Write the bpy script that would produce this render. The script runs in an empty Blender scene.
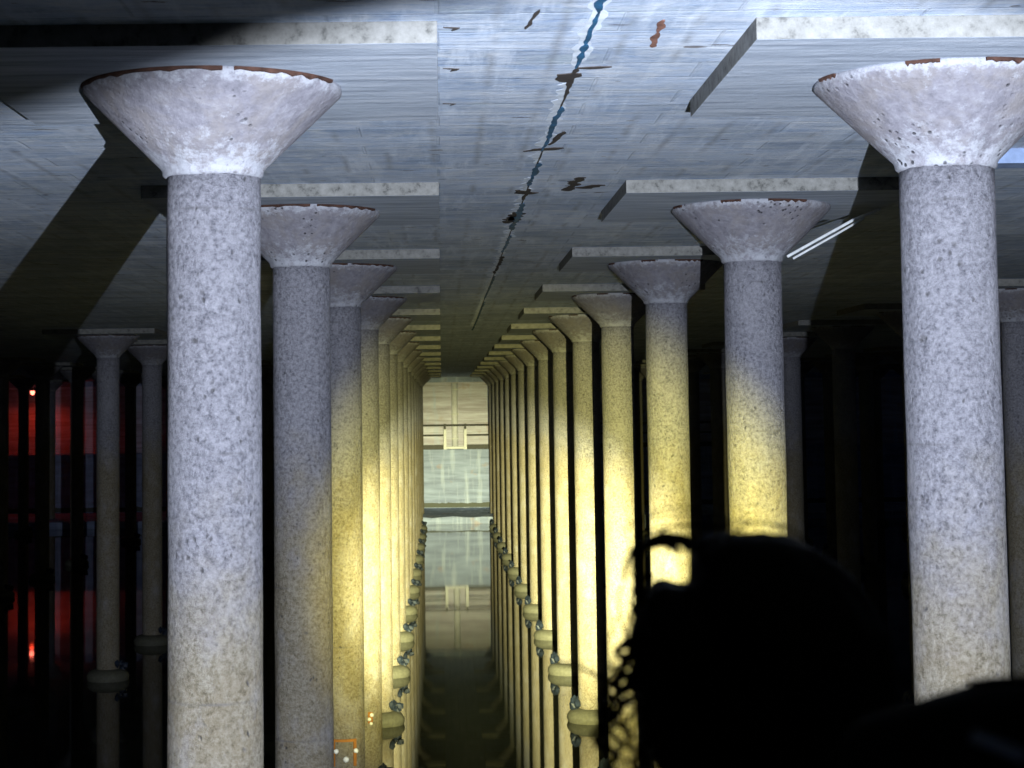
import bpy, bmesh, math, random
from mathutils import Vector, Matrix, noise

C = bpy.context.scene
COL = C.collection
random.seed(7)
PI = math.pi

# ------------------------------------------------------------------ camera
# z = 0 is the water; the visitor walkway slab is at z = 3.84 and the camera is held 1.65 m above it
F_PX, YAW, PITCH, ROLL, CX, CY = 1905.12, -0.008693, 0.071349, 0.012592, -55.7285, -109.561
HW = 5.493
cam = bpy.data.cameras.new('camera')
cam.sensor_fit = 'HORIZONTAL'
cam.sensor_width = 36.0
cam.lens = 36.0 * F_PX / 1024
cam.shift_x = -CX / 1024
cam.shift_y = CY / 1024
cam.clip_start = 0.05
cam.clip_end = 400
cam.dof.use_dof = True
cam.dof.focus_distance = 16.0
cam.dof.aperture_fstop = 7.5
cam_o = bpy.data.objects.new('camera', cam)
COL.objects.link(cam_o)
R_ = Matrix.Rotation(YAW, 3, 'Z') @ Matrix.Rotation(PITCH, 3, 'X')
right, fwd, up = R_ @ Vector((1, 0, 0)), R_ @ Vector((0, 1, 0)), R_ @ Vector((0, 0, 1))
c_, s_ = math.cos(ROLL), math.sin(ROLL)
# a picture that is turned counter-clockwise needs a camera turned clockwise
r2 = c_ * right - s_ * up
u2 = s_ * right + c_ * up
M3 = Matrix((r2, u2, -fwd)).transposed()
cam_o.matrix_world = Matrix.Translation((0, 0, HW)) @ M3.to_4x4()
C.camera = cam_o

# ------------------------------------------------------------------ world, colour
w = bpy.data.worlds.new('cistern_dark')
C.world = w
w.use_nodes = True
w.node_tree.nodes['Background'].inputs[0].default_value = (0, 0, 0, 1)
w.node_tree.nodes['Background'].inputs[1].default_value = 0
C.view_settings.view_transform = 'Standard'
C.view_settings.look = 'None'
C.view_settings.exposure = 0.0
C.view_settings.gamma = 1.0
C.view_settings.use_curve_mapping = False

# ------------------------------------------------------------------ the torch beam (spill, corona, core)
LP = Vector((0.90, 1.50, HW - 0.40))
def beam(name, direction, half_deg, blend, power, colour, radius=0.012):
    l = bpy.data.lights.new(name, 'SPOT')
    l.energy = power
    l.color = colour
    l.spot_size = math.radians(2 * half_deg)
    l.spot_blend = blend
    l.shadow_soft_size = radius
    o = bpy.data.objects.new(name, l)
    o.location = LP
    o.rotation_mode = 'QUATERNION'
    o.rotation_quaternion = Vector(direction).to_track_quat('-Z', 'Y')
    COL.objects.link(o)
    return o
beam('torch_spill', (0.04, 1, -0.34), 39.0, 0.14, 10400, (0.80, 0.87, 1.0))
beam('torch_corona', (0.012, 1, -0.070), 9.4, 0.80, 60000, (1.0, 0.88, 0.14))
beam('torch_core', (-0.002, 1, -0.078), 6.0, 1.0, 520000, (1.0, 0.96, 0.50))

# ------------------------------------------------------------------ material helpers
def mat(name):
    m = bpy.data.materials.new(name)
    m.use_nodes = True
    nt = m.node_tree
    b = nt.nodes['Principled BSDF']
    b.inputs['Specular IOR Level'].default_value = 0.2
    return m, nt, b
def N(nt, t, **k):
    n = nt.nodes.new(t)
    for a, v in k.items():
        if a.startswith('i_'):
            key = a[2:].replace('_', ' ')
            n.inputs[key].default_value = v
        else:
            setattr(n, a, v)
    return n
def pos(nt):
    return N(nt, 'ShaderNodeNewGeometry').outputs['Position']
def mapping(nt, src, scale=(1, 1, 1), loc=(0, 0, 0), rot=(0, 0, 0)):
    m = N(nt, 'ShaderNodeMapping')
    m.inputs['Scale'].default_value = scale
    m.inputs['Location'].default_value = loc
    m.inputs['Rotation'].default_value = rot
    nt.links.new(src, m.inputs['Vector'])
    return m.outputs[0]
def ntex(nt, vec, scale, detail=6, rough=0.6, dist=0.0):
    n = N(nt, 'ShaderNodeTexNoise')
    n.inputs['Scale'].default_value = scale
    n.inputs['Detail'].default_value = detail
    n.inputs['Roughness'].default_value = rough
    n.inputs['Distortion'].default_value = dist
    nt.links.new(vec, n.inputs['Vector'])
    return n.outputs['Fac']
def ramp(nt, fac, stops):
    r = N(nt, 'ShaderNodeValToRGB')
    els = r.color_ramp.elements
    while len(els) < len(stops):
        els.new(0.5)
    for e, (p, c) in zip(els, stops):
        e.position = p
        e.color = (*c, 1) if len(c) == 3 else c
    nt.links.new(fac, r.inputs[0])
    return r.outputs[0]
def g(v):
    return (v, v, v)
def mix(nt, fac, a, b, mode='MIX'):
    m = N(nt, 'ShaderNodeMix', data_type='RGBA', blend_type=mode)
    for i, v in ((0, fac), (6, a), (7, b)):
        if isinstance(v, (int, float)):
            m.inputs[i].default_value = v
        elif isinstance(v, tuple):
            m.inputs[i].default_value = (*v, 1)
        else:
            nt.links.new(v, m.inputs[i])
    return m.outputs[2]
def math_(nt, op, a, b=0.0, clamp=False):
    m = N(nt, 'ShaderNodeMath', operation=op, use_clamp=clamp)
    for i, v in ((0, a), (1, b)):
        if isinstance(v, (int, float)):
            m.inputs[i].default_value = v
        else:
            nt.links.new(v, m.inputs[i])
    return m.outputs[0]
def bump(nt, b, h, strength, dist):
    n = N(nt, 'ShaderNodeBump')
    n.inputs['Strength'].default_value = strength
    n.inputs['Distance'].default_value = dist
    nt.links.new(h, n.inputs['Height'])
    nt.links.new(n.outputs[0], b.inputs['Normal'])
def dull(nt, b, k):
    l = b.inputs['Base Color'].links[0]
    src = l.from_socket
    nt.links.new(mix(nt, 1.0, src, (k, k, k), 'MULTIPLY'), b.inputs['Base Color'])
def sep_z(nt, p):
    s = N(nt, 'ShaderNodeSeparateXYZ')
    nt.links.new(p, s.inputs[0])
    return s.outputs[2]

def mat_column():
    m, nt, b = mat('column_concrete')
    p = pos(nt)
    z = sep_z(nt, p)
    fine = ntex(nt, p, 34, 8, 0.8)
    mid = ntex(nt, p, 5.0, 5, 0.65, 0.4)
    big = ntex(nt, p, 1.1, 3)
    # clean upper concrete: lilac grey with pits
    up_ = ramp(nt, fine, [(0.34, (0.10, 0.10, 0.125)), (0.50, (0.33, 0.33, 0.38)), (0.68, (0.52, 0.52, 0.585))])
    # mineral-stained lower concrete, below the old high-water mark
    lo = ramp(nt, fine, [(0.34, (0.12, 0.10, 0.065)), (0.50, (0.33, 0.295, 0.225)), (0.68, (0.50, 0.465, 0.39))])
    lo = mix(nt, ramp(nt, mid, [(0.42, g(0)), (0.68, g(0.4))]), lo, (0.27, 0.21, 0.12))
    t = math_(nt, 'ADD', z, math_(nt, 'MULTIPLY', math_(nt, 'SUBTRACT', mid, 0.5), 1.1))
    t = math_(nt, 'ADD', t, math_(nt, 'MULTIPLY', math_(nt, 'SUBTRACT', big, 0.5), 1.2))
    mr = N(nt, 'ShaderNodeMapRange', interpolation_type='SMOOTHSTEP')
    mr.inputs['From Min'].default_value = 4.2
    mr.inputs['From Max'].default_value = 5.25
    nt.links.new(t, mr.inputs['Value'])
    col = mix(nt, mr.outputs[0], lo, up_)
    # pale limescale patches
    col = mix(nt, ramp(nt, ntex(nt, mapping(nt, p, (1, 1, 0.6), (3, 1, 7)), 3.4, 6, 0.7), [(0.50, g(0)), (0.78, g(0.6))]), col, (0.52, 0.52, 0.58))
    # form joints: one thin line every 1.2 m or so, strongest near the top
    zj = math_(nt, 'ABSOLUTE', math_(nt, 'SUBTRACT', math_(nt, 'FRACT', math_(nt, 'DIVIDE', math_(nt, 'SUBTRACT', z, 6.515), 1.22)), 0.0))
    j = ramp(nt, zj, [(0.0, g(0.6)), (0.010, g(0.0)), (0.990, g(0.0)), (1.0, g(0.6))])
    j = math_(nt, 'MULTIPLY', j, ramp(nt, mid, [(0.45, g(0.1)), (0.6, g(1))]))
    col = mix(nt, j, col, (0.17, 0.165, 0.18))
    # small dark pits
    vo = N(nt, 'ShaderNodeTexVoronoi')
    vo.inputs['Scale'].default_value = 17
    nt.links.new(mix(nt, 0.12, p, N(nt, 'ShaderNodeTexNoise').outputs['Color']), vo.inputs['Vector'])
    pit = math_(nt, 'MULTIPLY', ramp(nt, vo.outputs['Distance'], [(0.10, g(1)), (0.24, g(0))]), ramp(nt, mid, [(0.47, g(0)), (0.58, g(0.75))]))
    col = mix(nt, pit, col, (0.12, 0.115, 0.12))
    nt.links.new(col, b.inputs['Base Color'])
    b.inputs['Roughness'].default_value = 0.9
    h = math_(nt, 'SUBTRACT', math_(nt, 'ADD', fine, math_(nt, 'MULTIPLY', mid, 0.5)), math_(nt, 'MULTIPLY', pit, 0.5))
    bump(nt, b, h, 1.0, 0.035)
    return m

def mat_capital():
    m, nt, b = mat('capital_concrete')
    p = pos(nt)
    z = sep_z(nt, p)
    fine = ntex(nt, p, 16, 8, 0.7)
    mid = ntex(nt, p, 4.0, 6, 0.7, 0.5)
    col = ramp(nt, fine, [(0.30, (0.22, 0.215, 0.25)), (0.50, (0.33, 0.32, 0.37)), (0.75, (0.46, 0.46, 0.51))])
    col = mix(nt, ramp(nt, mid, [(0.44, g(0)), (0.62, g(0.6))]), col, (0.34, 0.31, 0.30))
    # white crust of lime gathering at the lower lip and along the rim
    lip = ramp(nt, z, [(0.0, g(0)), (1.0, g(0))])
    mr = N(nt, 'ShaderNodeMapRange')
    mr.inputs['From Min'].default_value = 6.95
    mr.inputs['From Max'].default_value = 6.72
    nt.links.new(z, mr.inputs['Value'])
    mr2 = N(nt, 'ShaderNodeMapRange')
    mr2.inputs['From Min'].default_value = 7.06
    mr2.inputs['From Max'].default_value = 7.14
    nt.links.new(z, mr2.inputs['Value'])
    e = math_(nt, 'MAXIMUM', mr.outputs[0], mr2.outputs[0])
    e = math_(nt, 'ADD', math_(nt, 'MULTIPLY', e, 0.20), ntex(nt, p, 13, 8, 0.8))
    col = mix(nt, ramp(nt, e, [(0.58, g(0)), (0.72, g(0.9))]), col, (0.58, 0.60, 0.67))
    vo = N(nt, 'ShaderNodeTexVoronoi')
    vo.inputs['Scale'].default_value = 22
    nt.links.new(p, vo.inputs['Vector'])
    pit = math_(nt, 'MULTIPLY', ramp(nt, vo.outputs['Distance'], [(0.14, g(1)), (0.28, g(0))]), ramp(nt, ntex(nt, p, 3.0, 4), [(0.55, g(0)), (0.62, g(0.9))]))
    col = mix(nt, pit, col, (0.07, 0.07, 0.08))
    nt.links.new(col, b.inputs['Base Color'])
    b.inputs['Roughness'].default_value = 0.92
    bump(nt, b, math_(nt, 'SUBTRACT', fine, pit), 0.6, 0.025)
    return m

def mat_slab(name, tint, light=(0.62, 0.66, 0.70), yel=0.0):
    """board-marked slab concrete: planks along x, ply sheets, streaks and pale lime patches"""
    m, nt, b = mat(name)
    p = pos(nt)
    warp = ntex(nt, p, 1.3, 4)
    wv = N(nt, 'ShaderNodeVectorMath', operation='ADD')
    nt.links.new(p, wv.inputs[0])
    sc = N(nt, 'ShaderNodeCombineXYZ')
    nt.links.new(math_(nt, 'MULTIPLY', warp, 0.05), sc.inputs[1])
    nt.links.new(sc.outputs[0], wv.inputs[1])
    br = N(nt, 'ShaderNodeTexBrick', offset=0.37, offset_frequency=2)
    br.inputs['Color1'].default_value = (0.42, 0.48, 0.55, 1)
    br.inputs['Color2'].default_value = (0.85, 0.90, 0.96, 1)
    br.inputs['Mortar'].default_value = (0.40, 0.43, 0.47, 1)
    br.inputs['Scale'].default_value = 1.0
    br.inputs['Mortar Size'].default_value = 0.012
    br.inputs['Mortar Smooth'].default_value = 0.6
    br.inputs['Brick Width'].default_value = 1.35
    br.inputs['Row Height'].default_value = 0.42
    nt.links.new(wv.outputs[0], br.inputs['Vector'])
    streak = ntex(nt, mapping(nt, p, (0.8, 9.0, 1)), 1.2, 7, 0.68, 0.3)
    streak2 = ntex(nt, mapping(nt, p, (7.0, 0.7, 1), (4, 9, 0)), 1.0, 6, 0.65)
    blot = ntex(nt, p, 0.9, 6, 0.62, 0.5)
    fine = ntex(nt, p, 24, 6, 0.7)
    base = ramp(nt, streak, [(0.30, (0.36, 0.40, 0.45)), (0.50, (0.68, 0.74, 0.82)), (0.70, (0.88, 0.92, 0.96))])
    base = mix(nt, 0.42, base, br.outputs['Color'])
    base = mix(nt, ramp(nt, streak2, [(0.52, g(0)), (0.62, g(0.6))]), base, (0.95, 0.98, 1.0))
    base = mix(nt, ramp(nt, blot, [(0.36, g(0.55)), (0.55, g(0))]), base, (0.42, 0.47, 0.52))
    base = mix(nt, ramp(nt, blot, [(0.56, g(0)), (0.75, g(0.5))]), base, (0.90, 0.92, 0.92))
    base = mix(nt, 0.35, base, ramp(nt, fine, [(0.3, g(0.25)), (0.7, g(0.8))]), 'OVERLAY')
    base = mix(nt, 1.0, base, tint, 'MULTIPLY')
    # mottling and lengthways form ribs
    mot = ntex(nt, mapping(nt, p, (2.6, 5.5, 1), (7, 3, 0)), 1.0, 8, 0.72, 0.8)
    base = mix(nt, 0.75, base, ramp(nt, mot, [(0.34, (0.30, 0.31, 0.35)), (0.50, g(0.52)), (0.66, (0.80, 0.80, 0.78))]), 'OVERLAY')
    sx = N(nt, 'ShaderNodeSeparateXYZ')
    nt.links.new(wv.outputs[0], sx.inputs[0])
    rib = math_(nt, 'FRACT', math_(nt, 'ADD', math_(nt, 'DIVIDE', sx.outputs[0], 0.31), math_(nt, 'MULTIPLY', mot, 0.25)))
    ribm = math_(nt, 'MULTIPLY', ramp(nt, rib, [(0.0, g(1)), (0.12, g(0)), (0.88, g(0)), (1.0, g(1))]), ramp(nt, ntex(nt, p, 1.6, 4), [(0.46, g(0)), (0.60, g(0.55))]))
    base = mix(nt, ribm, base, (0.30, 0.32, 0.36))
    # scattered brown form-tie scars
    dots = ntex(nt, mapping(nt, p, (2.2, 6.0, 1), (1, 2, 0)), 1.6, 3, 0.5)
    base = mix(nt, ramp(nt, dots, [(0.70, g(0)), (0.72, g(0.8))]), base, (0.10, 0.07, 0.05))
    nt.links.new(base, b.inputs['Base Color'])
    b.inputs['Roughness'].default_value = 0.9
    h = math_(nt, 'ADD', math_(nt, 'MULTIPLY', streak, 1.0), math_(nt, 'MULTIPLY', fine, 0.35))
    h = math_(nt, 'SUBTRACT', h, math_(nt, 'MULTIPLY', br.outputs['Fac'], 0.35))
    bump(nt, b, h, 0.5, 0.02)
    return m

def mat_panel_face():
    m, nt, b = mat('drop_panel_concrete')
    p = pos(nt)
    fine = ntex(nt, p, 14, 7, 0.7)
    streak = ntex(nt, mapping(nt, p, (0.9, 8.0, 2)), 1.4, 6, 0.65, 0.3)
    col = ramp(nt, streak, [(0.34, (0.40, 0.46, 0.56)), (0.52, (0.62, 0.70, 0.82)), (0.70, (0.82, 0.88, 0.98))])
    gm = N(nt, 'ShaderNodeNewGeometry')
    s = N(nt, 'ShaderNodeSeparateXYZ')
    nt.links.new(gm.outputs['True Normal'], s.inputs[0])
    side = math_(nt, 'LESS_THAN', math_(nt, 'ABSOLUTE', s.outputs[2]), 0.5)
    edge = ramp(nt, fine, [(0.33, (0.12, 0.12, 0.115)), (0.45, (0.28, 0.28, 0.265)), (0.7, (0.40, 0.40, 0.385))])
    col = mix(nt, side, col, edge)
    nt.links.new(col, b.inputs['Base Color'])
    b.inputs['Roughness'].default_value = 0.9
    bump(nt, b, math_(nt, 'ADD', fine, streak), 0.4, 0.015)
    return m

def mat_wall(name, a, bcol, lines=0.3):
    m, nt, b = mat(name)
    p = pos(nt)
    v = ntex(nt, mapping(nt, p, (3.2, 1, 0.35)), 0.9, 6, 0.65)
    h = ntex(nt, mapping(nt, p, (0.5, 1, 4.5)), 0.9, 6, 0.65, 0.3)
    col = mix(nt, ramp(nt, h, [(0.35, g(0)), (0.65, g(1))]), a, bcol)
    col = mix(nt, ramp(nt, v, [(0.52, g(0)), (0.68, g(0.75))]), col, (0.60, 0.70, 0.92))
    z = sep_z(nt, p)
    f = math_(nt, 'FRACT', math_(nt, 'DIVIDE', z, 0.62))
    l = ramp(nt, f, [(0.0, g(lines)), (0.07, g(0)), (1.0, g(0))])
    col = mix(nt, l, col, (0.18, 0.18, 0.17))
    col = mix(nt, ramp(nt, ntex(nt, mapping(nt, p, (0.9, 1, 1.2), (1.5, 0, 3)), 0.9, 3), [(0.62, g(0)), (0.7, g(0.4))]), col, (0.50, 0.32, 0.22))
    foot = math_(nt, 'LESS_THAN', math_(nt, 'ADD', z, math_(nt, 'MULTIPLY', v, 0.2)), 0.85)
    col = mix(nt, math_(nt, 'MULTIPLY', foot, math_(nt, 'GREATER_THAN', z, 0.52)), col, (0.12, 0.13, 0.12))
    nt.links.new(col, b.inputs['Base Color'])
    b.inputs['Roughness'].default_value = 0.9
    return m

def plain(name, col, rough=0.6, metal=0.0, nscale=20, var=0.25):
    m, nt, b = mat(name)
    p = pos(nt)
    n = ntex(nt, p, nscale, 5)
    c2 = tuple(c * (1 - var) for c in col)
    c = ramp(nt, n, [(0.35, c2), (0.65, col)])
    nt.links.new(c, b.inputs['Base Color'])
    b.inputs['Roughness'].default_value = rough
    b.inputs['Metallic'].default_value = metal
    return m

def mat_water():
    m, nt, b = mat('still_water')
    p = pos(nt)
    b.inputs['Base Color'].default_value = (0.010, 0.012, 0.009, 1)
    b.inputs['Roughness'].default_value = 0.03
    b.inputs['IOR'].default_value = 1.333
    b.inputs['Specular IOR Level'].default_value = 0.5
    n = ntex(nt, mapping(nt, p, (0.6, 1.0, 1)), 0.8, 4, 0.55)
    bump(nt, b, n, 0.03, 0.03)
    return m

def built(r, k):
    m = r
    nt = m.node_tree
    dull(nt, nt.nodes['Principled BSDF'], k)
    return m
M = {
    'column': built(mat_column(), 0.72), 'capital': built(mat_capital(), 0.56),
    'ceiling': built(mat_slab('board_marked_ceiling', (0.90, 0.96, 1.07)), 0.84),
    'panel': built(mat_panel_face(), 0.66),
    'wall': mat_wall('lower_wall_concrete', (0.24, 0.29, 0.46), (0.40, 0.49, 0.74), 0.12),
    'wall_up': mat_wall('upper_wall_concrete', (0.50, 0.47, 0.58), (0.80, 0.82, 0.98), 0.5),
    'plinth': plain('wet_plinth_concrete', (0.11, 0.11, 0.085), 0.6),
    'lumps': plain('blue_black_lumps', (0.022, 0.032, 0.055), 0.5, 0, 9, 0.6),
    'rust': plain('rust_brown', (0.07, 0.035, 0.026), 0.9, 0, 14, 0.6),
    'water': mat_water(),
    'salmon': plain('salmon_rust', (0.32, 0.16, 0.12), 0.9, 0, 14, 0.6),
    'blue': plain('teal_blue_sealant', (0.03, 0.15, 0.30), 0.6, 0, 6, 0.6),
    'scar': plain('dark_scar', (0.06, 0.05, 0.045), 0.9),
    'lime': plain('white_lime', (0.80, 0.87, 0.96), 0.9, 0, 8, 0.3),
    'paleblue': plain('pale_blue_edge', (0.30, 0.40, 0.62), 0.8, 0, 8, 0.3),
    'pipe': plain('white_painted_pipe', (0.86, 0.88, 0.96), 0.7, 0, 3, 0.2),
    'steel': plain('galvanised_steel', (0.72, 0.76, 0.78), 0.5, 0.0),
    'dark_steel': plain('dark_steel', (0.10, 0.10, 0.10), 0.6, 0.0),
    'bolt': plain('white_nylon_bolt', (0.85, 0.88, 0.92), 0.4),
    'orange': plain('orange_rust', (0.34, 0.14, 0.03), 0.8),
    'black_cloth': plain('black_cloth', (0.012, 0.012, 0.014), 0.95, 0, 60),
    'navy_cloth': plain('dark_trousers', (0.014, 0.015, 0.022), 0.95, 0, 60),
    'hair': plain('dark_brown_hair', (0.016, 0.009, 0.006), 0.55, 0, 60),
    'skin': plain('skin', (0.42, 0.26, 0.19), 0.6, 0, 30, 0.1),
    'shoe': plain('black_shoe', (0.01, 0.01, 0.01), 0.6),
}
em = bpy.data.materials.new('red_lamp_glass')
em.use_nodes = True
eb = em.node_tree.nodes['Principled BSDF']
eb.inputs['Base Color'].default_value = (0.6, 0.05, 0.03, 1)
eb.inputs['Emission Color'].default_value = (1.0, 0.16, 0.10, 1)
eb.inputs['Emission Strength'].default_value = 6.0
M['red'] = em

# ------------------------------------------------------------------ object helpers
def obj(name, bm, m, parent=None, smooth=False, loc=None):
    me = bpy.data.meshes.new(name)
    bmesh.ops.recalc_face_normals(bm, faces=bm.faces)
    bm.to_mesh(me)
    bm.free()
    if smooth:
        for f in me.polygons:
            f.use_smooth = True
    me.materials.append(m)
    o = bpy.data.objects.new(name, me)
    COL.objects.link(o)
    if parent:
        o.parent = parent
    if loc:
        o.location = loc
    return o
def thing(name, label, cat, loc=(0, 0, 0), rotz=0, group=None):
    o = bpy.data.objects.new(name, None)
    o.empty_display_size = 0.2
    COL.objects.link(o)
    o.location = loc
    o.rotation_euler = (0, 0, rotz)
    tag(o, label, cat, group)
    return o
def tag(o, label, cat, group=None):
    o['label'] = label
    o['category'] = cat
    if group:
        o['group'] = group
    return o
def struct(name, bm, m, label=None, cat=None, smooth=False):
    o = obj(name, bm, m, None, smooth)
    o['kind'] = 'structure'
    if label:
        o['label'] = label
        o['category'] = cat
    return o
def box(bm, x0, x1, y0, y1, z0, z1, bev=0.0):
    r = bmesh.ops.create_cube(bm, size=1)
    vs = r['verts']
    for v in vs:
        v.co = Vector(((x0 + x1) / 2 + v.co.x * (x1 - x0), (y0 + y1) / 2 + v.co.y * (y1 - y0), (z0 + z1) / 2 + v.co.z * (z1 - z0)))
    if bev:
        es = list({e for v in vs for e in v.link_edges})
        bmesh.ops.bevel(bm, geom=es, offset=bev, segments=2, affect='EDGES', profile=0.6)
def lathe(bm, prof, seg=48, jit=0.0, seed=0, cap=True):
    rings = []
    for i, (r, z) in enumerate(prof):
        ring = []
        for k in range(seg):
            a = 2 * PI * k / seg
            rr = r
            if jit:
                rr += jit * noise.noise(Vector((math.cos(a) * 3 + seed, math.sin(a) * 3, z * 2.2)))
            ring.append(bm.verts.new((rr * math.cos(a), rr * math.sin(a), z)))
        rings.append(ring)
    for a, b in zip(rings, rings[1:]):
        for k in range(seg):
            bm.faces.new((a[k], a[(k + 1) % seg], b[(k + 1) % seg], b[k]))
    if cap:
        bm.faces.new(rings[0][::-1])
        bm.faces.new(rings[-1])
def tube(bm, pts, r, seg=8, taper=None):
    pts = [Vector(p) for p in pts]
    rings = []
    for i, p in enumerate(pts):
        d = (pts[min(i + 1, len(pts) - 1)] - pts[max(i - 1, 0)]).normalized()
        ref = Vector((0, 0, 1)) if abs(d.z) < 0.9 else Vector((1, 0, 0))
        a = d.cross(ref).normalized()
        b = d.cross(a)
        rr = r if taper is None else r * (1 + (taper - 1) * i / (len(pts) - 1))
        rings.append([bm.verts.new(p + (a * math.cos(2 * PI * k / seg) + b * math.sin(2 * PI * k / seg)) * rr) for k in range(seg)])
    for a, b in zip(rings, rings[1:]):
        for k in range(seg):
            bm.faces.new((a[k], a[(k + 1) % seg], b[(k + 1) % seg], b[k]))
    bm.faces.new(rings[0][::-1])
    bm.faces.new(rings[-1])
def lump(bm, c, r, seed, sub=2, amp=0.35, squash=(1, 1, 1)):
    q = bmesh.ops.create_icosphere(bm, subdivisions=sub, radius=1)
    for v in q['verts']:
        n = 1 + amp * noise.noise(v.co * 1.7 + Vector((seed, seed * 2.3, 0)))
        v.co = Vector(c) + Vector((v.co.x * squash[0], v.co.y * squash[1], v.co.z * squash[2])) * r * n
def copy_tree(o, parent=None):
    c = o.copy()
    COL.objects.link(c)
    c.parent = parent
    for ch in list(o.children):
        copy_tree(ch, c)
    return c

# ------------------------------------------------------------------ the shell
XL, XR = -1.148, 2.597            # the two column lines of the aisle
D1, S, SO = 9.666, 6.1, 5.9        # first row, row spacing, spacing of the outer lines
ZP, ZC = HW + 1.6586, HW + 1.761   # underside of drop panels, ceiling
YW, YB, YL = 98.8, 100.8, 93.15    # far lower wall, far upper wall, foot ledge
X0, X1, YN = -34.0, 36.0, -3.0

bm = bmesh.new(); box(bm, X0, X1, YN, YB + 0.3, ZC, ZC + 0.3); struct('ceiling', bm, M['ceiling'])
bm = bmesh.new(); box(bm, X0, X1, YN, YB + 0.3, -0.5, -0.2); struct('floor', bm, M['wall'])
bm = bmesh.new()
bmesh.ops.create_grid(bm, x_segments=1, y_segments=1, size=0.5)
for v in bm.verts:
    v.co = Vector((X0 + (v.co.x + 0.5) * (X1 - X0), YN + (v.co.y + 0.5) * (YW - YN), 0))
wa = obj('water', bm, M['water'])
wa['kind'] = 'stuff'
tag(wa, 'still dark shallow water covering the cistern floor, mirroring the columns', 'water')
bm = bmesh.new(); box(bm, X0, X1, YB, YB + 0.3, -0.2, ZC); struct('wall_far', bm, M['wall_up'])
bm = bmesh.new(); box(bm, X0 - 0.3, X0, YN, YB + 0.3, -0.2, ZC); struct('wall_left', bm, M['wall'])
bm = bmesh.new(); box(bm, X1, X1 + 0.3, YN, YB + 0.3, -0.2, ZC); struct('wall_right', bm, M['wall'])
bm = bmesh.new(); box(bm, X0, X1, YN - 0.3, YN, -0.2, ZC); struct('wall_near', bm, M['wall'])
# far lower wall carrying the far walkway
bm = bmesh.new(); box(bm, X0, X1, YW, YB, -0.2, HW - 2.0); struct('wall_far_lower', bm, M['wall'])
# near walkway the visitors stand on
bm = bmesh.new(); box(bm, X0, X1, YN, 2.3, HW - 1.95, HW - 1.65); struct('walkway', bm, M['wall'])
# beam under the ceiling at the far wall
bm = bmesh.new(); box(bm, X0, X1, YW + 1.4, YB, HW + 1.50, ZC); struct('trim_1', bm, M['wall'])
# sloping concrete ledge at the foot of the far wall, its edge slightly uneven
bm = bmesh.new()
prev = None
nx = 140
for i in range(nx + 1):
    x = X0 + (X1 - X0) * i / nx
    dz = 0.06 * noise.noise(Vector((x * 1.1, 0, 0)))
    dy = 0.25 * noise.noise(Vector((x * 0.9, 5, 0)))
    cur = [bm.verts.new(c) for c in ((x, YL + dy, -0.2), (x, YL + dy, 0.33 + dz), (x, YL + dy + 0.3, 0.36 + dz), (x, YW, 0.5))]
    if prev:
        for a in range(3):
            bm.faces.new((prev[a], cur[a], cur[a + 1], prev[a + 1]))
    prev = cur
struct('trim_2', bm, M['wall'])
# raised edge of the slab between the column lines, right of the first right column
bm = bmesh.new(); box(bm, 3.75, 9.0, 13.05, 13.35, ZP, ZC); struct('trim_3', bm, M['paleblue'])

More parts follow.
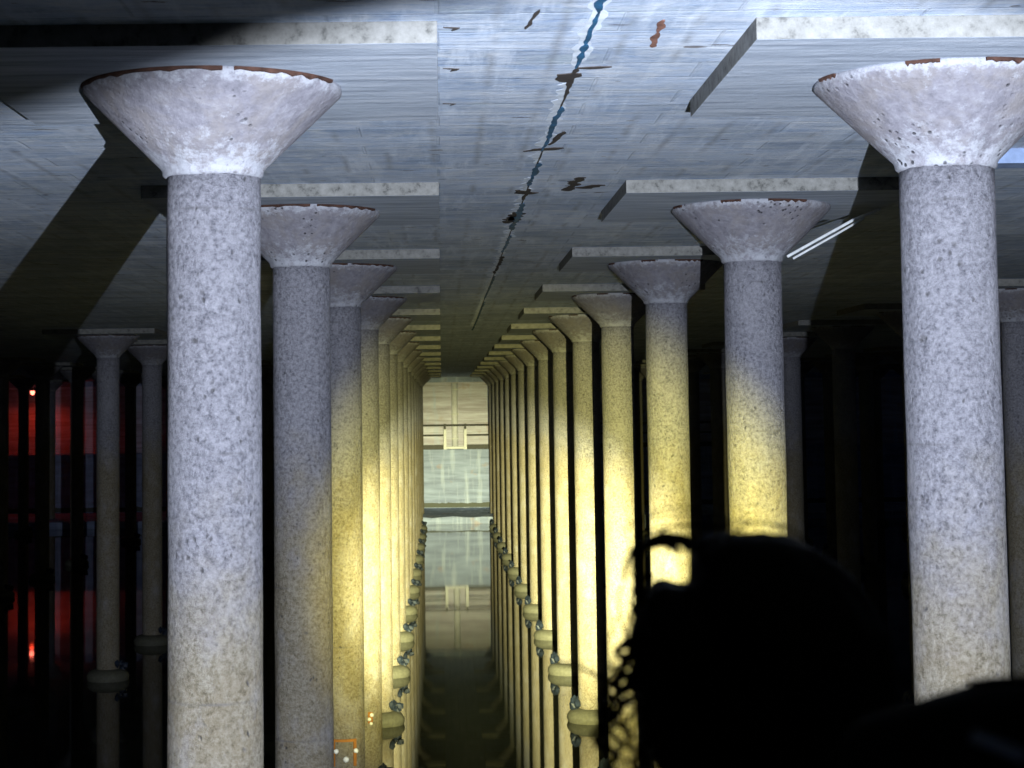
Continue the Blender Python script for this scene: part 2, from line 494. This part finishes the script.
# ------------------------------------------------------------------ columns
def build_column(side):
    t = thing('mushroom_column', 'x', 'column')
    t['kind'] = 'thing'
    bm = bmesh.new()
    zs = [-0.2 + (6.72 + 0.2) * i / 34 for i in range(35)]
    lathe(bm, [(0.2376, z) for z in zs], 56, 0.006, 3)
    obj('shaft', bm, M['column'], t, True)
    zt = HW + 1.2252
    bm = bmesh.new()
    prof = [(0.235, zt - 0.035), (0.252, zt - 0.022), (0.256, zt), (0.262, zt + 0.012)]
    for i in range(1, 9):
        f = i / 8
        prof.append((0.262 + (0.652 - 0.262) * f, zt + 0.012 + (ZP - 0.035 - zt - 0.012) * f))
    prof += [(0.655, ZP - 0.018), (0.650, ZP + 0.01)]
    lathe(bm, prof, 64, 0.010, 9)
    cp = obj('capital', bm, M['capital'], t, True)
    # rusty gap between capital and drop panel, broken near the middle and at the ends
    for a0, a1 in ([(-2.95, -1.385), (-1.30, -0.35)] if side < 0 else [(-3.0, -2.75), (-2.1, -1.85), (-1.52, -1.0)]):
        bm = bmesh.new()
        n = 20
        pr = None
        for i in range(n + 1):
            a = a0 + (a1 - a0) * i / n
            j = 0.012 * noise.noise(Vector((i * 0.7, a0, 0)))
            cur = []
            for rr, zz in ((0.640, ZP - 0.020 + j * 1.5), (0.664, ZP - 0.016 + j * 1.5), (0.668, ZP - 0.001), (0.640, ZP - 0.001)):
                cur.append(bm.verts.new((rr * math.cos(a), rr * math.sin(a), zz)))
            if pr:
                for k in range(4):
                    bm.faces.new((pr[k], cur[k], cur[(k + 1) % 4], pr[(k + 1) % 4]))
            else:
                bm.faces.new(cur)
            pr = cur
        bm.faces.new(pr[::-1])
        o = obj('joint_filler', bm, M['rust'], cp)
        o['label'] = 'rusty brown joint between capital and slab'
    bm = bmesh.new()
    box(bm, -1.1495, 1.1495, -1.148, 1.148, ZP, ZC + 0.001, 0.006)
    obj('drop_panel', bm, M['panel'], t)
    bm = bmesh.new()
    lathe(bm, [(0.40, -0.2), (0.425, 0.0), (0.445, 0.06), (0.44, 0.11), (0.40, 0.17), (0.33, 0.21), (0.25, 0.235), (0.23, 0.235)], 48, 0.015, 5)
    obj('plinth', bm, M['plinth'], t, True)
    bm = bmesh.new()
    for k in range(9):  # blue-black lumps on the aisle side of the plinth
        a = (PI if side > 0 else 0) + side * random.uniform(-1.0, 0.6)
        rr = random.uniform(0.26, 0.36)
        lump(bm, (rr * math.cos(a), rr * math.sin(a), 0.25 + random.uniform(-0.02, 0.12)), random.uniform(0.05, 0.10), k * 3.1, 1, 0.6, (1, 1, 1.15))
    o = obj('lumps', bm, M['lumps'], t)
    o['label'] = 'blue-black lumps lying on the plinth'
    return t

ORD = ['first', 'second', 'third', 'fourth', 'fifth', 'sixth', 'seventh', 'eighth', 'ninth', 'tenth', 'eleventh', 'twelfth', 'thirteenth', 'fourteenth', 'fifteenth']
proto = {-1: build_column(-1), 1: build_column(1)}
used = set()
def place(x, y, label, group, side):
    if side not in used:
        o = proto[side]
        used.add(side)
    else:
        o = copy_tree(proto[side])
    o.location = (x, y, 0)
    o['label'] = label
    o['group'] = group
    return o
aisle = {}
special = {
    ('left', 0): 'tall pale round concrete column nearest on the left with flared capital',
    ('right', 0): 'tall pale round concrete column nearest on the right with flared capital, leaning edge of the frame',
    ('right', 1): 'concrete column second from the front on the right, yellow-lit foot behind dark hair',
    ('left', 1): 'grey-beige concrete column second from the front on the left, half behind the nearest',
}
special[('right', 0)] = 'tall pale round concrete column nearest on the right with chipped flared capital'
for side, x, rot in (('left', XL, -1), ('right', XR, 1)):
    for k in range(15):
        lab = special.get((side, k), '%s concrete column from the front in the row left of the lit aisle' % ORD[k] if side == 'left' else '%s concrete column from the front in the row right of the lit aisle' % ORD[k])
        aisle[(side, k)] = place(x, D1 + k * S, lab, 'columns lining the lit aisle', rot)
# the outer lines that catch some light
uniq = {
    ('l', 1, 5): 'dim grey column in the dark left bay, nearer of the two beside the red glow',
    ('l', 1, 6): 'dim grey column in the dark left bay, farther of the two beside the red glow',
    ('r', 1, 3): 'dim column at the right edge of the photo behind the nearest right column',
    ('r', 1, 6): 'dim grey column showing just right of the second right column',
}
def px(x, y):
    v = M3.transposed() @ Vector((x, y, 0))
    return 512 + CX + F_PX * v.x / -v.z
LEFT_LINES = [-7.0, -13.46, -19.42, -25.4]
OUT = {'l': [(1, range(5, 15)), (2, range(7, 15)), (3, range(9, 15)), (4, range(11, 15))],
       'r': [(1, range(3, 15)), (2, range(7, 15)), (3, range(11, 15))]}
for sd, lst in OUT.items():
    for line, rows in lst:
        for k in rows:
            x = LEFT_LINES[line - 1] if sd == 'l' else XR + SO * line
            y = D1 + k * S
            if not -12 < px(x, y) < 1036:
                continue
            lab = uniq.get((sd, line, k))
            place(x, y, lab or 'concrete column standing almost unlit in the dark bays %s of the aisle' % ('left' if sd == 'l' else 'right'),
                  'dimly lit side columns' if lab else 'unlit columns of the %s bays' % ('left' if sd == 'l' else 'right'), -1 if sd == 'l' else 1)

# steel anchor plates on two left columns
def anchor(col, ang, zc, w_, h_, bolts, frame):
    bm = bmesh.new()
    r = 0.243
    n = 6
    def strip(a0, a1, z0, z1, ro):
        prev = None
        for i in range(n + 1):
            a = a0 + (a1 - a0) * i / n
            cur = [bm.verts.new((q * math.cos(a), q * math.sin(a), z)) for q, z in ((r - .02, z0), (ro, z0), (ro, z1), (r - .02, z1))]
            if prev:
                for k in range(4):
                    bm.faces.new((prev[k], cur[k], cur[(k + 1) % 4], prev[(k + 1) % 4]))
            else:
                bm.faces.new(cur)
            prev = cur
        bm.faces.new(prev[::-1])
    da = w_ / 2 / r
    if frame:
        strip(ang - da, ang + da, zc + h_ / 2 - 0.03, zc + h_ / 2, r + 0.008)
        strip(ang + da - 0.14, ang + da, zc - h_ / 2, zc + h_ / 2 - 0.03, r + 0.008)
        strip(ang - da, ang - da + 0.1, zc - h_ / 2, zc + h_ / 2 - 0.03, r + 0.008)
    else:
        strip(ang - da, ang + da, zc - h_ / 2, zc + h_ / 2, r + 0.004)
    p = obj('anchor_plate', bm, M['orange'], col)
    p['label'] = 'rust-orange anchor mark'
    for a, z, s in bolts:
        bm = bmesh.new()
        lump(bm, ((r + 0.02) * math.cos(ang + a), (r + 0.02) * math.sin(ang + a), zc + z), s, a * 7 + 2, 2, 0.3)
        bb = obj('bolt', bm, M['bolt'], p, True)
        bb['label'] = 'white bolt head'
anchor(aisle[('left', 2)], -PI / 2 + 0.10, HW - 3.80, 0.27, 0.30, [(0.50, 0.02, 0.028), (0.05, -0.07, 0.034), (-0.38, 0.02, 0.030)], True)
anchor(aisle[('left', 3)], -PI / 2 + 0.32, HW - 4.38, 0.07, 0.16, [(0.06, 0.04, 0.03), (-0.08, -0.02, 0.028), (0.02, -0.08, 0.024)], False)

# ------------------------------------------------------------------ ceiling joint along the aisle
def ribbon(pts, hw, z, th, seed=0, jag=0.6, step=0.06):
    """a jagged strip lying under the slab"""
    bm = bmesh.new()
    prev = None
    P = []
    for a, b in zip(pts, pts[1:]):
        a, b = Vector(a), Vector(b)
        n = max(1, int((b - a).length / step))
        P += [a + (b - a) * i / n for i in range(n)]
    P.append(Vector(pts[-1]))
    for i, p in enumerate(P):
        t = (P[min(i + 1, len(P) - 1)] - P[max(i - 1, 0)]).normalized()
        nrm = Vector((-t.y, t.x))
        e = 0.35 if i in (0, len(P) - 1) else 1
        wl = hw * e * (1 + jag * noise.noise(Vector((p.x * 9 + seed, p.y * 9, 0))) * 1.6)
        wr = hw * e * (1 + jag * noise.noise(Vector((p.x * 9 + seed + 30, p.y * 9, 0))) * 1.6)
        sh = hw * 0.8 * noise.noise(Vector((p.y * 3 + seed, 7, 0)))
        a = p + nrm * (wl + sh)
        b = p - nrm * (wr - sh)
        cur = [bm.verts.new(c) for c in ((a.x, a.y, z + 0.005), (b.x, b.y, z + 0.005), (b.x, b.y, z - th), (a.x, a.y, z - th))]
        if prev:
            for k in range(4):
                bm.faces.new((prev[k], cur[k], cur[(k + 1) % 4], prev[(k + 1) % 4]))
        else:
            bm.faces.new(cur)
        prev = cur
    bm.faces.new(prev[::-1])
    return bm
joint = thing('ceiling_joint', 'blue-stained jagged joint running down the middle of the ceiling above the aisle', 'ceiling joint', (0.72, 8.0, ZC))
def jpart(name, pts, hw, m, th=0.004, seed=0, jag=0.6, lab=None):
    o = obj(name, ribbon(pts, hw, ZC, th, seed, jag), m, joint)
    o.matrix_parent_inverse = Matrix.Translation((-0.72, -8.0, -ZC))
    if lab:
        o['label'] = lab
    return o
jpart('lime_margin', [(0.71, 7.6), (0.715, 9.7)], 0.036, M['lime'], 0.002, 2, 0.6, 'white lime margin')
jpart('lime_margin', [(0.70, 10.2), (0.70, 13.6)], 0.030, M['lime'], 0.002, 12, 1.2, 'white lime margin')
jpart('lime_margin', [(0.69, 14.4), (0.69, 40.0)], 0.030, M['lime'], 0.002, 22, 1.6, 'thin broken lime margin')
jpart('joint_line', [(0.722, 7.6), (0.72, 10.7), (0.71, 13.0), (0.70, 42.0)], 0.006, M['scar'], 0.003, 40, 0.3, 'dark hairline joint')
for i, (a, b, h) in enumerate([(7.6, 8.35, .030), (8.35, 9.1, .013), (9.1, 9.75, .022), (9.75, 10.7, .018), (11.0, 12.3, .022), (12.3, 12.9, .012), (13.5, 14.9, .024), (15.1, 15.9, .020), (16.2, 18.6, .030), (19.2, 21.2, .020), (21.8, 24.5, .026), (25, 30, .018), (31, 42, .02)]):
    jpart('sealant', [(0.722, a), (0.715, (a + b) / 2), (0.70 if a > 11 else 0.72, b)], h * 0.68, M['blue'] if i not in (3, 7, 10) else M['scar'], 0.006, i * 5, 0.8)
for i, (x0, y0, x1, y1, h) in enumerate([(0.66, 10.15, 0.74, 9.9, .05), (0.72, 9.75, 0.90, 9.72, .018), (0.58, 12.9, 0.84, 12.75, .05), (0.74, 12.6, 0.80, 12.0, .02), (0.62, 15.2, 0.74, 15.5, .06), (0.60, 17.6, 0.74, 17.2, .06), (0.66, 17.9, 0.70, 16.9, .05)]):
    jpart('spalled_patch', [(x0, y0), (x1, y1)], h, M['scar'], 0.005, i * 7, 0.9, 'dark broken patch')
# brown rust scars and form-tie marks on the ceiling
def scar(name, label, pts, hw, m, group=None, seed=0):
    o = obj(name, ribbon(pts, hw, ZC, 0.004, seed, 0.9, 0.03), m)
    return tag(o, label, 'mark', group)
scar('rust_scar', 'brown rust-red scar on the ceiling at the top, right of the blue joint', [(1.046, 9.2), (1.04, 8.85), (1.03, 8.55)], 0.015, M['salmon'], None, 3)
scar('dark_scar', 'pair of short dark scars on the ceiling between the second panels, left one', [(1.04, 15.3), (1.07, 14.4)], 0.035, M['scar'], None, 8)['label'] = 'dark slanting scar on the ceiling just right of the blue joint'
scar('dark_scar', 'small dark smudge on the ceiling left of the long dark panel gap on the right', [(1.16, 15.15), (1.27, 14.9)], 0.06, M['scar'], None, 15)
scar('tie_scar', 'thin dark tie scar on the ceiling top, near the blue joint on its left', [(0.41, 8.72), (0.43, 8.5), (0.455, 8.3)], 0.008, M['scar'], None, 4)
for (x, y), what in zip([(0.06, 8.66), (0.06, 9.72), (0.06, 10.84)], ['front', 'middle', 'back']):
    scar('corner_scar', 'small dark notch on the ceiling beside the %s of the nearest left panel' % what, [(x - 0.03, y), (x + 0.04, y + 0.02), (x + 0.01, y + 0.08)], 0.008, M['scar'], 'notches beside the nearest left panel', y)

# loose conduit hanging beside the second right column
bm = bmesh.new()
tube(bm, [(2.86, 15.60, ZP - 0.43), (3.10, 15.62, ZP - 0.30), (3.42, 15.66, ZP - 0.13), (3.66, 15.7, ZP - 0.035)], 0.013, 8)
tube(bm, [(2.90, 15.56, ZP - 0.45), (3.25, 15.58, ZP - 0.26), (3.50, 15.60, ZP - 0.12)], 0.010, 8)
tag(obj('conduit', bm, M['steel'], None, True), 'thin loose metal conduit slanting up from the second right capital', 'conduit')

# ------------------------------------------------------------------ far walkway railing
rail = thing('walkway_railing', 'pale railing with a white gate frame on the far walkway', 'railing', (0.69, YW + 0.05, HW - 2.0))
def rpart(name, bm, m, lab=None):
    o = obj(name, bm, m, rail)
    o.matrix_parent_inverse = Matrix.Translation((-0.69, -YW - 0.05, -HW + 2.0))
    if lab:
        o['label'] = lab
yr = YW + 0.05
bm = bmesh.new(); tube(bm, [(-12, yr, HW - 0.755), (14, yr, HW - 0.755)], 0.05, 8); rpart('handrail', bm, M['dark_steel'], 'dark top rail')
for a, b in ((-12, 0.12), (1.27, 14)):
    bm = bmesh.new(); tube(bm, [(a, yr, HW - 1.27), (b, yr, HW - 1.27)], 0.045, 8); rpart('middle_rail', bm, M['dark_steel'], 'dark middle rail')
    bm = bmesh.new(); box(bm, a, b, yr - 0.02, yr + 0.02, HW - 1.99, HW - 1.76); rpart('foot_band', bm, M['dark_steel'], 'dark band at the rail foot')  # dark band along the foot of the railing
for x in (0.17, 1.22):
    bm = bmesh.new(); box(bm, x - 0.075, x + 0.075, yr - 0.11, yr - 0.03, HW - 2.0, HW - 0.95, 0.01); rpart('gate_post', bm, M['bolt'], 'white gate post')
    bm = bmesh.new(); box(bm, x - 0.05, x + 0.05, yr - 0.09, yr + 0.03, HW - 0.95, HW - 0.68, 0.01); rpart('post_cap', bm, M['dark_steel'])
bm = bmesh.new(); box(bm, 0.25, 1.14, yr - 0.10, yr - 0.03, HW - 1.97, HW - 1.85, 0.01); rpart('gate_sill', bm, M['bolt'], 'white gate sill')
for x in (-10, -7, -4, -1.6, 3.2, 6, 9, 12):
    bm = bmesh.new(); box(bm, x - 0.03, x + 0.03, yr - 0.02, yr + 0.04, HW - 2.0, HW - 0.76); rpart('post', bm, M['dark_steel'])
# pipe up the far wall behind the gate
bm = bmesh.new()
tube(bm, [(0.70, YB - 0.14, HW - 2.0), (0.70, YB - 0.14, HW + 1.45)], 0.17, 16)
t = thing('drain_pipe', 'wide pale vertical pipe on the far wall behind the white gate frame', 'pipe', (0.70, YB - 0.14, HW - 2.0))
o = obj('pipe', bm, M['pipe'], t, True); o.matrix_parent_inverse = Matrix.Translation((-0.70, -YB + 0.14, -HW + 2.0))
for z in (-1.5, -0.2, 1.1):
    bm = bmesh.new(); box(bm, 0.49, 0.91, YB - 0.33, YB, HW + z, HW + z + 0.05)
    o = obj('bracket', bm, M['steel'], t); o.matrix_parent_inverse = Matrix.Translation((-0.70, -YB + 0.14, -HW + 2.0))

# ------------------------------------------------------------------ red lamp on the far walkway
RX, RZ = -21.2, HW + 1.24
t = thing('red_lamp', 'small glowing red lamp on the far wall, deep in the dark left side', 'lamp', (RX, YW + 0.4, RZ))
bm = bmesh.new(); tube(bm, [(0, 0, 0.10), (0, 0, 0.17), (0, 0.6, 0.20), (0, 1.6, 0.20)], 0.03, 8); obj('bracket', bm, M['dark_steel'], t)
bm = bmesh.new(); lathe(bm, [(0.10, 0.06), (0.14, 0.08), (0.14, 0.13), (0.06, 0.17)], 24); obj('housing', bm, M['dark_steel'], t, True)
bm = bmesh.new(); lathe(bm, [(0.03, -0.16), (0.08, -0.13), (0.115, -0.05), (0.11, 0.06)], 24); obj('glass', bm, M['red'], t, True)
l = bpy.data.lights.new('red_glow', 'SPOT')
l.energy = 45
l.color = (1.0, 0.05, 0.015)
l.spot_size = math.radians(174)
l.spot_blend = 0.6
l.shadow_soft_size = 0.12
o = bpy.data.objects.new('red_glow', l); COL.objects.link(o)
o.location = (RX, YW + 0.4, RZ - 0.35)

# ------------------------------------------------------------------ people
def skin_obj(name, pts, edges, m, parent, sub=2):
    """pts: list of (co, radius or (rx, ry))"""
    me = bpy.data.meshes.new(name)
    me.from_pydata([p[0] for p in pts], edges, [])
    o = bpy.data.objects.new(name, me)
    COL.objects.link(o)
    o.parent = parent
    md = o.modifiers.new('skin', 'SKIN')
    md.use_smooth_shade = True
    for i, p in enumerate(pts):
        r = p[1] if isinstance(p[1], tuple) else (p[1], p[1])
        me.skin_vertices[0].data[i].radius = r
        me.skin_vertices[0].data[i].use_root = (i == 0)
    s = o.modifiers.new('sub', 'SUBSURF')
    s.levels = sub
    s.render_levels = sub
    me.materials.append(m)
    return o

def person(name, label, base, height, hand_r, hand_l, facing=0.0):
    """standing figure seen from behind, looking along +y; base is the walkway point between the feet"""
    k = height / 1.72
    t = thing(name, label, 'person', base, facing)
    P = lambda x, y, z: (x * k, y * k, z * k)
    hr, hl = Vector(hand_r), Vector(hand_l)
    def elbow(sh, h):
        mid = (Vector(sh) + h) / 2
        d = (h - Vector(sh)).length
        drop = math.sqrt(max(0.0, (0.29 * k) ** 2 - (d / 2) ** 2))
        return mid + Vector((0.3 * (1 if sh[0] > 0 else -1), -0.2, -0.9)).normalized() * drop
    shr, shl = P(0.175, 0, 1.40), P(-0.175, 0, 1.40)
    er, el = elbow(shr, hr), elbow(shl, hl)
    pts = [(P(0, 0, 0.95), (0.13 * k, 0.10 * k)),                        # 0 pelvis
           (P(0, 0.01, 1.12), (0.12 * k, 0.09 * k)), (P(0, 0, 1.30), (0.14 * k, 0.10 * k)), (P(0, -0.01, 1.42), (0.06 * k, 0.055 * k)),
           (P(0, 0, 1.49), 0.050 * k), (P(0, 0.015, 1.56), (0.066 * k, 0.078 * k)), (P(0, 0.02, 1.63), (0.078 * k, 0.095 * k)), (P(0, 0.015, 1.69), (0.05 * k, 0.06 * k)),
           (shr, 0.040 * k), (tuple(er), 0.040 * k), (tuple(hr), 0.026 * k),
           (shl, 0.040 * k), (tuple(el), 0.040 * k), (tuple(hl), 0.026 * k),
           (P(0.09, 0, 0.86), 0.081 * k), (P(0.10, 0.01, 0.48), 0.055 * k), (P(0.10, -0.02, 0.10), 0.035 * k),
           (P(-0.09, 0, 0.86), 0.081 * k), (P(-0.10, 0.01, 0.48), 0.055 * k), (P(-0.10, -0.02, 0.10), 0.035 * k)]
    E = [(0, 1), (1, 2), (2, 3), (3, 4), (4, 5), (5, 6), (6, 7), (3, 8), (8, 9), (9, 10), (3, 11), (11, 12), (12, 13), (0, 14), (14, 15), (15, 16), (0, 17), (17, 18), (18, 19)]
    # hands: palm and five fingers continuing each arm
    for idx, h, e, sgn in ((10, hr, er, 1), (13, hl, el, -1)):
        d = (h - e).normalized()
        side = d.cross(Vector((0, 0, 1))).normalized() * sgn
        nrm = side.cross(d).normalized()
        palm = h + d * 0.05
        pts.append((tuple(palm), (0.034, 0.020))); pi = len(pts) - 1
        E.append((idx, pi))
        for f, (off, ln) in enumerate(((-0.028, 0.062), (-0.010, 0.072), (0.010, 0.068), (0.028, 0.052))):
            a = palm + d * 0.035 + side * off
            b = a + d * ln * 0.5 - nrm * 0.012 * sgn
            c = b + d * ln * 0.25 - nrm * 0.03 * sgn
            for q in (a, b, c):
                pts.append((tuple(q), 0.009))
            n0 = len(pts) - 3
            E += [(pi, n0), (n0, n0 + 1), (n0 + 1, n0 + 2)]
        a = h + d * 0.03 - side * 0.04
        b = a + d * 0.035 - side * 0.012 - nrm * 0.015 * sgn
        pts += [(tuple(a), 0.011), (tuple(b), 0.010)]
        n0 = len(pts) - 2
        E += [(idx, n0), (n0, n0 + 1)]
    skin_obj('body', pts, E, M['skin'], t)
    # face features on the far (+y) side
    bm = bmesh.new()
    lump(bm, P(0, 0.112, 1.595), 0.016 * k, 1, 2, 0.1, (0.8, 1.2, 1.6))
    obj('nose', bm, M['skin'], t, True)
    for s in (-1, 1):
        bm = bmesh.new(); lump(bm, P(0.032 * s, 0.098, 1.615), 0.012 * k, 1, 2, 0.0); obj('eye', bm, M['bolt'], t, True)
        bm = bmesh.new(); lump(bm, P(0.082 * s, 0.01, 1.60), 0.028 * k, s + 4, 2, 0.2, (0.35, 0.8, 1.2)); obj('ear', bm, M['skin'], t, True)
    # jacket
    J = [(P(0, 0, 0.80), (0.170 * k, 0.135 * k)), (P(0, 0, 1.10), (0.155 * k, 0.12 * k)), (P(0, 0, 1.28), (0.175 * k, 0.13 * k)), (P(0, -0.01, 1.42), (0.115 * k, 0.095 * k)), (P(0, 0, 1.47), 0.072 * k),
         (P(0.175, 0, 1.40), 0.081 * k), (tuple(er), 0.056 * k), (tuple(hr - (hr - er).normalized() * 0.03), 0.038 * k),
         (P(-0.175, 0, 1.40), 0.081 * k), (tuple(el), 0.056 * k), (tuple(hl - (hl - el).normalized() * 0.03), 0.038 * k)]
    skin_obj('jacket', J, [(0, 1), (1, 2), (2, 3), (3, 4), (3, 5), (5, 6), (6, 7), (3, 8), (8, 9), (9, 10)], M['black_cloth'], t)
    T = [(P(0, 0, 0.93), (0.14 * k, 0.12 * k)), (P(0.09, 0, 0.80), 0.095 * k), (P(0.10, 0.01, 0.48), 0.072 * k), (P(0.10, -0.02, 0.08), 0.06 * k),
         (P(-0.09, 0, 0.80), 0.095 * k), (P(-0.10, 0.01, 0.48), 0.072 * k), (P(-0.10, -0.02, 0.08), 0.06 * k)]
    skin_obj('trousers', T, [(0, 1), (1, 2), (2, 3), (0, 4), (4, 5), (5, 6)], M['navy_cloth'], t)
    bm = bmesh.new()
    lathe(bm, [(q * k, z * k) for q, z in ((0.150, 0.74), (0.185, 0.76), (0.190, 0.88), (0.178, 0.98), (0.165, 1.08), (0.12, 1.12))], 32, 0.008, 2)
    for v in bm.verts:
        v.co.y *= 0.78
    obj('jacket_hem', bm, M['black_cloth'], t, True)
    for s in (-1, 1):
        bm = bmesh.new()
        box(bm, (0.10 * s - 0.05) * k, (0.10 * s + 0.05) * k, -0.09 * k, 0.19 * k, 0.0, 0.085 * k, 0.03 * k)
        obj('shoe', bm, M['shoe'], t, True)
    return t, k

ZW = HW - 1.65
# curly-haired person, seen from behind, a step ahead
HA = 1.53
pa, ka = person('person', 'person seen from behind as a black silhouette with a mass of loose curly hair', (0.290, 1.75, ZW), HA, (0.10, 0.30, 0.98), (-0.10, 0.30, 0.98))
def curls(center, rad, n_lock, seed, parent, dent=False):
    rnd = random.Random(seed)
    bm = bmesh.new()
    # solid cap of hair
    q = bmesh.ops.create_icosphere(bm, subdivisions=5, radius=1)
    for v in q['verts']:
        d = v.co.copy()
        n = 1 + 0.05 * noise.noise(d * 3.0 + Vector((seed, 0, 0))) + 0.03 * noise.noise(d * 11)
        if dent:
            a_ = math.degrees(math.atan2(d.z, d.x))
            n *= 1 - 0.22 * math.exp(-((a_ - 131) / 11.0) ** 2)
        d = Vector((math.copysign(abs(d.x) ** 0.86, d.x), d.y, math.copysign(abs(d.z) ** 0.90, d.z)))
        v.co = Vector(center) + Vector((d.x * rad[0], d.y * rad[1], d.z * rad[2])) * n * 0.97
    if dent:
        for v in bm.verts:
            v.co.z -= 0.15 * (v.co.x - center[0])
    kill = [v for v in bm.verts if v.co.y > center[1] + 0.055 and v.co.z < center[2] + 0.075 and abs(v.co.x - center[0]) < 0.07]
    bmesh.ops.delete(bm, geom=kill, context='VERTS')
    # loose curled locks
    for i in range(n_lock):
        a = rnd.uniform(PI * 0.95, PI * 2.05) if rnd.random() < 0.75 else rnd.uniform(0, 2 * PI)
        e = rnd.uniform(-1.1, 1.35)
        d = Vector((math.cos(a) * math.cos(e), math.sin(a) * math.cos(e), math.sin(e)))
        if (d.y > 0.5 and d.z < 0.5) or d.x > 0.1 or (d.z > 0.6) or rnd.random() < 0.35:
            continue
        p0 = Vector(center) + Vector((d.x * rad[0], d.y * rad[1], d.z * rad[2])) * 0.92
        out = Vector((d.x, d.y, d.z * 0.4)).normalized()
        ln = rnd.uniform(0.04, 0.10)
        cr = rnd.uniform(0.004, 0.011)
        ph = rnd.uniform(0, 6.28)
        side = out.cross(Vector((0, 0, 1)))
        if side.length < 0.1:
            side = Vector((1, 0, 0))
        side.normalize()
        pts = []
        turns = rnd.uniform(1.5, 3.0)
        for s in range(20):
            u = s / 19
            c = p0 + out * (0.035 * math.sin(u * PI * 0.8)) + Vector((0, 0, -1)) * ln * u
            c += (side * math.cos(ph + u * turns * 6.28) + out * math.sin(ph + u * turns * 6.28)) * cr
            pts.append(c)
        tube(bm, pts, rnd.uniform(0.0012, 0.0030), 5, 0.5)
    return bm
hc = (0.0, 0.0, HW - 0.250 - ZW)
hb = curls(hc, (0.122, 0.125, 0.138), 420, 5, pa, True)
# the loops that stand off to the left and the long flyaway strand
rnd = random.Random(3)
def arc(bm, c, rx, rz, a0, a1, y, r, n=22):
    tube(bm, [(c[0] + rx * math.cos(a0 + (a1 - a0) * i / n), y + 0.01 * math.sin(i * 0.6), c[1] + rz * math.sin(a0 + (a1 - a0) * i / n)) for i in range(n + 1)], r, 6, 0.7)
def loc_a(u, v):       # offsets in the head's own frame from where a curl is seen
    return ((u - 770) / 1905.0 * 1.75 + 0.0, hc[2] - (v - 690) / 1905.0 * 1.75)
for (u, v, ru, rv, a0, a1, r) in [
        (676, 574, 36, 32, 0.2, 3.4, .0048), (672, 578, 30, 36, 0.6, 3.9, .0036), (676, 594, 30, 16, 3.3, 6.2, .0045), (664, 606, 24, 24, 1.8, 5.2, .0034), (678, 612, 26, 14, 3.3, 6.0, .0040), (700, 546, 46, 16, 0.9, 3.0, .0018), (672, 566, 34, 20, 0.2, 3.2, .0040), (668, 584, 34, 30, 0.9, 3.3, .0030), (676, 558, 40, 14, 0.4, 3.0, .0022), (690, 535, 60, 14, 0.8, 2.7, .0008), (684, 588, 12, 30, 1.0, 4.6, .0012), (672, 590, 24, 8, 3.4, 6.1, .0025), (755, 548, 46, 16, 0.5, 2.6, .0012),
        (700, 548, 60, 14, 0.6, 2.9, .0010), (690, 560, 62, 44, 0.7, 2.6, .0010), (765, 560, 44, 30, 0.4, 2.8, .0012),
        (655, 640, 22, 30, 1.6, 5.0, .0022), (650, 690, 26, 24, 1.2, 4.6, .0020), (660, 730, 30, 26, 1.3, 4.7, .0022), (640, 660, 26, 40, 1.9, 3.6, .0012), (648, 610, 20, 50, 1.8, 4.2, .0014)]:
    c = loc_a(u, v)
    arc(hb, c, ru / 1905 * 1.75, rv / 1905 * 1.75, a0, a1, rnd.uniform(-0.06, 0.02), r)
tube(hb, [(loc_a(u, v)[0], -0.03, loc_a(u, v)[1]) for u, v in ((562, 662), (580, 665), (598, 674), (612, 683), (630, 690), (650, 692))], 0.0015, 6, 1.6)
h = obj('hair', hb, M['hair'], pa, True)
h['label'] = 'dark curly hair'
# taller torch-bearer, right edge
pb, kb = person('person', 'person in black at the lower right edge, only a shoulder showing as a silhouette', (0.475, 1.18, ZW), 1.727,
                (0.90 - 0.475, 1.50 - 1.18 - 0.20, HW - 0.33 - ZW), (-0.05, 0.30, 0.95))
hb = curls((0, -0.012, 1.645), (0.098, 0.112, 0.10), 0, 9, pb)
obj('hair', hb, M['hair'], pb, True)
bm = bmesh.new()
tube(bm, [(-0.176, -0.085, 1.462), (-0.164, -0.092, 1.458), (-0.150, -0.096, 1.452)], 0.004, 8)
o = obj('glint_buckle', bm, M['bolt'], pb); o['label'] = 'small strap buckle, its glint coloured in pale'  # white colour stands in for the glint on the buckle
# the torch
t = thing('torch', 'black hand torch held out at the right, throwing the beam down the aisle', 'torch', LP - Vector((0, 0.03, 0)))
t.rotation_euler = (math.radians(-4), 0, 0)
bm = bmesh.new(); tube(bm, [(0, -0.15, 0), (0, -0.05, 0)], 0.014, 16); obj('handle', bm, M['dark_steel'], t, True)
bm = bmesh.new(); tube(bm, [(0, -0.05, 0), (0, -0.03, 0), (0, 0.0, 0)], 0.014, 24, 1.7); obj('head', bm, M['dark_steel'], t, True)
